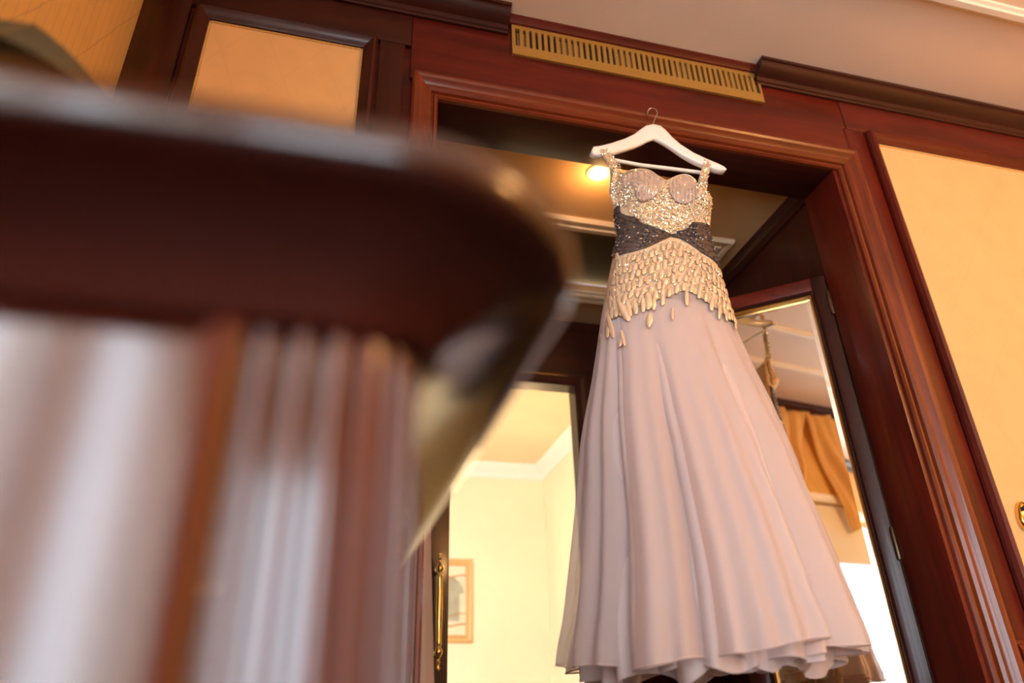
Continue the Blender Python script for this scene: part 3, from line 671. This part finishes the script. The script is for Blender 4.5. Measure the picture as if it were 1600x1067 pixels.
def surf(u, z, lift=0.0, front=True):                      # u in -1..1 across, on the front of the dress
    a, b = xl(z), xr(z); cx, hw = (a + b) / 2, (b - a) / 2; t = u * PI / 2
    x = cx + (hw + lift * .5) * math.sin(t); d = (dep(z) + lift) * (max(0, math.cos(t)) ** .85)
    if front:
        for s, du in ((-1, -.50), (1, .50)):
            d += .040 * math.exp(-((u - du) / .30) ** 2 - ((z - BZ) / .040) ** 2)
        return Vector((x, cyz(z) - d, z))
    return Vector((x, cyz(z) + d * .85, z))
def onsurf(px, py, lift=.0):
    y = CY - .08
    for _ in range(6):
        p = aty(px, py, y); z = p.z; a, b = xl(z), xr(z); cx, hw = (a + b) / 2, (b - a) / 2
        u = math.asin(max(-.999, min(.999, (p.x - cx) / hw))) / (PI / 2); y = surf(u, z, lift).y
    return surf(u, z, lift), u, z
def surfn(u, z):
    a = surf(min(.98, u + .02), z) - surf(max(-.98, u - .02), z); b = surf(u, z + .004) - surf(u, z - .004); n = a.cross(b).normalized()
    return n if n.y < 0 else -n
dress = thing('evening_gown', 'blush pink organza evening gown with beaded bodice and dark grey waist inserts', 'dress', (.87, CY, .1))
# neckline: a sweetheart top edge
NECK = []
for x, y in ((958, 300), (962, 282), (968, 273), (976, 270), (990, 266), (1004, 265), (1016, 268), (1028, 276), (1041, 283), (1050, 279), (1060, 275), (1072, 274), (1082, 279), (1088, 287), (1092, 290), (1099, 292), (1102, 300)):
    _, u, z = onsurf(x, y); NECK.append((u, z))
NECK.sort()
def neck(u): return sint(NECK, u)
def lowedge(x): return interp([(930, 528), (940, 510), (957, 499), (975, 487), (990, 480), (1010, 472), (1030, 467), (1050, 461), (1066, 453), (1085, 458), (1100, 468), (1120, 482), (1135, 494), (1150, 505)], x)
def upedge(x): return interp([(945, 405), (959, 402), (992, 396), (1024, 384), (1048, 373), (1075, 382), (1097, 398), (1118, 413), (1140, 430)], x)
BOT = []
for k in range(24):
    x = lerp(936, 1143, k / 23); _, u, z = onsurf(x, lowedge(x)); BOT.append((u, z))
BOT.sort()
rows = []
nu, nz = 96, 70
for j in range(nz):
    s = j / (nz - 1); row = []
    for i in range(nu + 1):
        u = -1 + 2 * i / nu; row.append(surf(u, lerp(neck(u), interp(BOT, u), s)))
    for i in range(1, nu):
        u = 1 - 2 * i / nu; zt = min(neck(u), lerp(NECK[0][1], NECK[-1][1], .5)) - .03 * (1 - u * u); row.append(surf(u, lerp(zt, lerp(BOT[-1][1], BOT[0][1], i / nu), s), 0, False))
    rows.append(row)
MB().grid(rows, closed_v=True).build('bodice', BOD, dress, angle=80)
# satin cups, slightly proud
def patch(name, mat, top, bot, lift, n=28, m=14, side=0, rib=0, wave=0):
    """surface patch between two pixel curves on the photograph's dress outline, laid on the bodice"""
    rr = []
    for j in range(m + 1):
        row = []
        for i in range(n + 1):
            t = i / n; a = (interp([(k / (len(top) - 1), p[0]) for k, p in enumerate(top)], t), interp([(k / (len(top) - 1), p[1]) for k, p in enumerate(top)], t))
            b = (interp([(k / (len(bot) - 1), p[0]) for k, p in enumerate(bot)], t), interp([(k / (len(bot) - 1), p[1]) for k, p in enumerate(bot)], t))
            q, u, z = onsurf(lerp(a[0], b[0], j / m), lerp(a[1], b[1], j / m))
            if side < 0: u = lerp(u, -1, max(0, 1 - t / .35) ** 1.2)
            if side > 0: u = lerp(u, 1, max(0, 1 - (1 - t) / .35) ** 1.2)
            row.append(surf(u, z, lift + rib * abs(math.sin(t * 24)) + wave * math.sin(2 * PI * (9 * j / m + .5 * math.sin(t * 9)))))
        rr.append(row)
    o = MB().grid(rr).build(name, mat, dress, angle=80)
    md = o.modifiers.new('thick', 'SOLIDIFY'); md.thickness = .002; md.offset = 0
    return o
patch('cup', CUPM, [(970, 277), (985, 270), (1004, 268), (1020, 274), (1034, 284)], [(974, 305), (986, 314), (1002, 318), (1018, 313), (1032, 300)], .0025, n=80, rib=.0035)
patch('cup', CUPM, [(1044, 286), (1054, 281), (1066, 278), (1078, 280), (1086, 292)], [(1046, 304), (1054, 316), (1066, 321), (1078, 318), (1088, 310)], .0025, n=80, rib=.0035)
LP = ([(960, 327), (975, 331), (992, 340), (1006, 351), (1024, 358), (1036, 362), (1047, 369)], [(959, 400), (975, 397), (992, 393), (1008, 388), (1024, 381), (1036, 375), (1047, 370)])
RP = ([(1049, 369), (1060, 363), (1070, 360), (1078, 352), (1083, 347), (1095, 344), (1105, 343)], [(1049, 370), (1062, 373), (1075, 380), (1087, 388), (1097, 396), (1107, 405), (1118, 411)])
lpo = patch('waist_insert', DKP, *LP, .004, n=60, m=72, side=-1, wave=.0016); rpo = patch('waist_insert', DKP, *RP, .004, n=60, m=72, side=1, wave=.0016)
for o in (lpo, rpo): o['label'] = 'dark grey beaded waist insert'
# small discs sewn in scalloped rows on the inserts
def octa(m, c, n, tdir, l, w, h):
    n = n.normalized(); t = (tdir - n * tdir.dot(n)).normalized(); s = n.cross(t)
    m.add([c + t * l, c + s * w, c - t * l, c - s * w, c + n * h, c - n * h * .4], [(0, 1, 4), (1, 2, 4), (2, 3, 4), (3, 0, 4), (1, 0, 5), (2, 1, 5), (3, 2, 5), (0, 3, 5)])
def tab(c, t): return (interp([(k / (len(c) - 1), p[0]) for k, p in enumerate(c)], t), interp([(k / (len(c) - 1), p[1]) for k, p in enumerate(c)], t))
for (top, bot), flip in ((LP, 0), (RP, 1)):
    m = MB()
    for j in range(13):
        n = 34
        for i in range(n):
            t = (i + random.uniform(-.2, .2)) / (n - 1); t = max(0, min(1, t)); a, b = tab(top, t), tab(bot, t); hgt = b[1] - a[1]
            if hgt < j * 1.4 or random.random() < .45: continue
            v = (j + .5) / 13 + .05 * math.sin(i * .9)
            v = max(.02, min(.98, v)); px_, py2 = lerp(a[0], b[0], v), lerp(a[1], b[1], v)
            q, u, z = onsurf(px_, py2)
            u = lerp(u, -1, max(0, 1 - t / .35) ** 1.2) if not flip else lerp(u, 1, max(0, 1 - (1 - t) / .35) ** 1.2)
            nn = (surfn(u, z) + Vector((random.uniform(-.5, .5), 0, random.uniform(-.5, .5)))).normalized(); c = surf(u, z, .0055)
            octa(m, c, nn, Vector((1, 0, .25 * (-1 if flip else 1) + random.uniform(-.25, .25))), .0056, .0026, .0040)
    o = m.build('grey_beading', DKB, dress, smooth=False, recalc=False); o['kind'] = 'stuff'
# fine sequins over the ivory part of the bodice, bugles down the cups
def inside(poly, x, y):
    c = False; n = len(poly)
    for i in range(n):
        (x0, y0), (x1, y1) = poly[i - 1], poly[i]
        if (y0 > y) != (y1 > y) and x < (x1 - x0) * (y - y0) / (y1 - y0) + x0: c = not c
    return c
MID = [(958, 302), (972, 306), (986, 316), (1003, 320), (1020, 314), (1036, 292), (1046, 306), (1056, 320), (1070, 323), (1088, 312), (1102, 304), (1106, 341), (1082, 346), (1076, 353), (1068, 359), (1048, 367), (1030, 358), (1008, 350), (992, 338), (976, 329), (960, 325)]
m = MB(); cnt = 0
while cnt < 1300:
    x, y = random.uniform(955, 1108), random.uniform(288, 370)
    if not inside(MID, x, y): continue
    q, u, z = onsurf(x, y); nn = (surfn(u, z) + Vector((random.uniform(-.5, .5), random.uniform(-.3, .1), random.uniform(-.5, .5)))).normalized()
    octa(m, surf(u, z, .003), nn, Vector((random.uniform(-1, 1), 0, random.uniform(-1, 1))), .0042, .0034, .0022); cnt += 1
for _ in range(900):                                     # looser sequins among the leaf beads below the waist
    x, y = random.uniform(958, 1125), random.uniform(372, 460)
    if y < upedge(x) + 2 or y > lowedge(x) - 6 or (y > upedge(x) + 16 and random.random() < .45): continue
    q, u, z = onsurf(x, y); nn = (surfn(u, z) + Vector((random.uniform(-.5, .5), 0, random.uniform(-.5, .5)))).normalized()
    octa(m, surf(u, z, random.uniform(.003, .0075)), nn, Vector((random.uniform(-1, 1), 0, 1)), .0036, .0026, .002)
for _ in range(1300):
    x, y = random.uniform(957, 1105), random.uniform(268, 345)
    if inside(MID, x, y): continue
    u = math.sin(random.uniform(-1, 1) * PI / 2) * .97 if random.random() < .3 else None
    q, u1, z = onsurf(x, y)
    if u is None: u = u1
    if z > neck(u) - .002 or z < aty(1040, 345, CY).z: continue
    cup = 968 < x < 1090 and y < 318
    if cup and random.random() < .72: continue
    nn = (surfn(u, z) + Vector((random.uniform(-.5, .5), 0, random.uniform(-.5, .5)))).normalized()
    octa(m, surf(u, z, .007 if cup else .003), nn, Vector((random.uniform(-.4, .4), 0, 1)), .0042, .003, .0022)
zl_, zr_ = onsurf(962, 327)[2], onsurf(1104, 343)[2]
for _ in range(520):
    sd = random.choice((-1, 1)); u = sd * random.uniform(.58, .995); zt = neck(u) - .002; zb = lerp(zl_ if sd < 0 else zr_, zt, 0) - (.02 if abs(u) < .8 else 0) + .002
    z = lerp(zb, zt, random.random()); nn = (surfn(u, z) + Vector((random.uniform(-.5, .5), 0, random.uniform(-.5, .5)))).normalized()
    octa(m, surf(u, z, .003), nn, Vector((random.uniform(-1, 1), 0, 1)), .0044, .0032, .0024)
for k in range(150):                                     # a row of seed pearls along the neckline
    u = lerp(-.95, .95, k / 149); octa(m, surf(u, neck(u), .002), Vector((0, -1, .3)), Vector((1, 0, 0)), .0028, .0026, .003)
o = m.build('sequins', SEQM, dress, smooth=False, recalc=False); o['kind'] = 'stuff'
m = MB()
for (x0, x1, cxp_, yb) in ((970, 1034, 1003, 318), (1044, 1089, 1068, 321)):
    x = x0
    while x < x1:
        f = (x - cxp_) / (x1 - x0) * 2; ytop = interp([(970, 277), (985, 269), (1004, 267), (1020, 273), (1034, 284), (1044, 286), (1066, 277), (1078, 279), (1089, 293)], x); ybt = yb - 14 * f * f
        y = ytop + random.uniform(0, 5)
        while y < ybt - 6:
            q, u, z = onsurf(x - f * 5 * (y - ytop) / 40, y + 4)
            octa(m, surf(u, z, .0058), surfn(u, z), Vector((-.15 * f, 0, 1)), .0095, .0022, .0017); y += random.uniform(9, 17)
        x += 6.4
o = m.build('bugle_beads', plain('pearl_grey_bugle', (.78, .64, .54), .25, .5, coat=.4), dress, smooth=False, recalc=False); o['kind'] = 'stuff'
# leaf-shaped beads below the waist: each one a part
def bead_mesh():
    vs, fs = [(0, 0, 1)], []
    prof = [(.46, .90), (.80, .66), (.98, .22), (1.0, -.22), (.82, -.68), (.48, -.91)]; n = 10
    for w_, z in prof:
        for k in range(n):
            a = 2 * PI * k / n; vs.append((w_ * math.cos(a), (.45 if math.sin(a) < 0 else .3) * w_ * math.sin(a), z))
    vs.append((0, 0, -1)); L = len(prof)
    for k in range(n):
        fs.append((0, 1 + k, 1 + (k + 1) % n)); fs.append((len(vs) - 1, 1 + (L - 1) * n + (k + 1) % n, 1 + (L - 1) * n + k))
        for i in range(L - 1): fs.append((1 + i * n + k, 1 + (i + 1) * n + k, 1 + (i + 1) * n + (k + 1) % n, 1 + i * n + (k + 1) % n))
    me = bpy.data.meshes.new('leaf_bead'); me.from_pydata([Vector(v) for v in vs], [], fs); me.materials.append(BEADM); me.materials.append(BEADG)
    me.polygons.foreach_set('use_smooth', [True] * len(me.polygons)); me.update()
    for p in me.polygons:
        a = math.degrees(math.atan2(p.center.y, p.center.x))
        if not (-140 < a < -40) or abs(p.center.z) > .85: p.material_index = 1
    return me
BME = bead_mesh(); dbase = wloc[dress]
def bead(px, py, length, width, tilt):                   # pixel length and width at the bead's own distance
    q, u, z = onsurf(px, py, .003); nn = surfn(u, z); k = q.dot(Vector(R2)) / FPX
    nn = (nn + Vector((random.uniform(-.2, .2), 0, random.uniform(-.2, .15)))).normalized(); up = Vector((-math.sin(tilt), 0, math.cos(tilt))); up = (up - nn * up.dot(nn)).normalized(); sx = up.cross(nn).normalized()
    o = bpy.data.objects.new('leaf_bead', BME); COL.objects.link(o); o.parent = dress
    hl, hw_ = length * k / 2, width * k / 2
    M = Matrix((sx, -nn, up)).transposed().to_4x4() @ Matrix.Diagonal((hw_, hw_ * .9, hl, 1))
    M.translation = surf(u, z, .004) + Vector((0, 0, FH)) - dbase
    o.matrix_local = M
UPE = []
for k in range(24):
    x = lerp(950, 1130, k / 23); _, u, z = onsurf(x, upedge(x)); UPE.append((u, z))
UPE.sort()
NR = 6
for r in range(NR):
    n = 25
    for i in range(n):
        t = (i + (.5 if r % 2 else 0) + random.uniform(-.1, .1)) / n; u = lerp(-.90, .93, t)
        z = lerp(interp(UPE, u), interp(BOT, u), (r + .62) / NR + random.uniform(-.03, .03)); x, y = prj(surf(u, z)); H = abs(lowedge(x) - upedge(x)) / NR
        bead(x, y, max(16, H * 1.32) * random.uniform(.85, 1.15), random.uniform(7.4, 9.0), (-.30 if .15 < t < .62 else -.12) + random.uniform(-.12, .12) - (.14 if t > .8 else 0) + (.22 if t < .12 else 0))
for a in ((976, 487, 40, 13, .35), (983, 481, 34, 9, .1), (993, 480, 28, 9, .0), (1005, 476, 30, 8, -.1), (1013, 470, 34, 13, -.1), (1015, 500, 28, 10, -.2), (974, 528, 34, 7, .12), (970, 536, 14, 6, -.4), (953, 512, 46, 10, .25), (944, 520, 46, 9, .3), (1051, 490, 28, 6, -.2), (1073, 466, 30, 9, -.15), (1124, 488, 30, 9, -.3), (1135, 492, 28, 10, -.35), (1112, 475, 28, 9, -.3), (938, 532, 26, 6, .2), (1022, 475, 24, 8, -.15), (1036, 468, 24, 8, -.2)):
    bead(*a)
# straps: ribbon bands carried over the hanger arms
def strap(pts_px, w0, w1, seed):
    rnd = random.Random(seed); P = [aty(*p) for p in pts_px]; rows = []; n = 26; m = MB(); P = [Vector(p) for p in P]
    for i in range(n):
        t = i / (n - 1) * (len(P) - 1); k = min(int(t), len(P) - 2); c = P[k].lerp(P[k + 1], t - k)
        tn = (P[k + 1] - P[k]).normalized(); sd = tn.cross(Vector((0, -1, 0))).normalized(); wd = lerp(w0, w1, i / (n - 1))
        rows.append([c + sd * wd * s + Vector((0, -.004 * (1 - s * s), 0)) for s in (-1, -.5, 0, .5, 1)])
        for s in (-.85, -.4, 0, .4, .85):
            octa(m, c + sd * wd * s + Vector((rnd.uniform(-.001, .001), -.007, rnd.uniform(-.002, .002))), Vector((rnd.uniform(-.5, .5), -1, rnd.uniform(-.5, .5))), tn + sd * rnd.uniform(-.6, .6), .005, .0034, .0028)
    o = MB().grid(rows).build('strap', BOD, dress, angle=80); md = o.modifiers.new('thick', 'SOLIDIFY'); md.thickness = .003
    q = m.build('strap_sequins', SEQM, o, smooth=False, recalc=False); q['kind'] = 'stuff'
strap([(938, 240, YH + .012), (942, 237, YH - .018), (950, 246, YH - .03), (960, 262, CY - .045), (963, 282, CY - .02), (962, 305, CY - .008)], .012, .020, 1)
strap([(962, 268, CY - .045), (958, 285, CY - .03), (957, 305, CY - .010), (961, 322, CY - .004)], .006, .008, 2)
strap([(1106, 257, YH + .012), (1104, 255, YH - .018), (1102, 266, YH - .03), (1098, 280, CY - .035), (1096, 295, CY - .022), (1098, 312, CY - .012)], .009, .015, 3)
# skirt: three layers of organza over a lining, soft folds deepening to the hem
ZS = .90
def skirt(name, mat, grow, drop, seed, ks, amp, ruf, ztop=ZS, lift=0, curl=0.0):
    rnd = random.Random(seed); ph = [rnd.random() * 6.28 for _ in ks]; nt_, nzz = 288, 64; rows = []
    p2 = [rnd.random() * 6.28 for _ in range(3)]
    for j in range(nzz):
        s = j / (nzz - 1); row = []
        for i in range(nt_):
            a = 2 * PI * i / nt_                          # a = 0 right, pi/2 towards the camera
            zh = .128 - drop + .016 * math.cos(a - .5) - .014 * math.sin(a) + .010 * math.sin(3 * a + p2[0]) + ruf * .35 * math.sin(9 * a + p2[1])
            z = lerp(ztop, zh, s); A, B = xl(z), xr(z); cx, hw = (A + B) / 2, (B - A) / 2
            f = 0
            for kk, phk, wt in zip(ks, ph, (1, .75, .5, .5, .35)):
                q_ = kk * a + phk + .35 * math.sin(2 * a + phk); f += wt * (math.sin(q_) if kk not in (8, 13, 9) else 1.3 * (2 * abs(math.sin(q_ / 2)) ** 1.4 - 1))
            f = f / 2.0; g = amp * (min(1, s * 2.2) ** .9) * f * (.5 + .5 * s) + ruf * max(0, s - .82) / .18 * math.sin(17 * a + p2[2]) + curl * max(0, s - .9) / .1
            gr_ = 1 - (1 - grow) * min(1, s * 1.6)
            k = gr_ * (1 + g); dd = dep(z) + lift
            row.append((cx + hw * k * math.cos(a), cyz(z) - dd * k * math.sin(a) * (1.0 if math.sin(a) > 0 else .95), z))
        rows.append(row)
    o = MB().grid(rows, closed_v=True).build(name, mat, dress, angle=80, recalc=False)
    # rolled hem edge
    return o, rows[-1]
sk, hem = skirt('skirt', ORG, .985, 0, 11, (8, 13, 5, 22, 31), .165, .012, ztop=.985, lift=-.003, curl=.03)
MB().tube([Vector(p) for p in hem] + [Vector(hem[0])], .0016, 5).build('hem_edge', ORG2, dress, angle=80)
s2, hem2 = skirt('underskirt', ORG2, .85, .012, 5, (9, 14, 6, 23, 35), .14, .03, ztop=.95, lift=-.009)
MB().tube([Vector(p) for p in hem2] + [Vector(hem2[0])], .0014, 5).build('hem_edge', ORG2, dress, angle=80)
s3, hem3 = skirt('underskirt', ORG2, .81, .026, 23, (8, 13, 5, 21, 29), .15, .05, ztop=.93, lift=-.015)
skirt('lining', LIN, .73, .020, 31, (6, 11, 4, 15, 20), .08, .02, ztop=.93, lift=-.022)
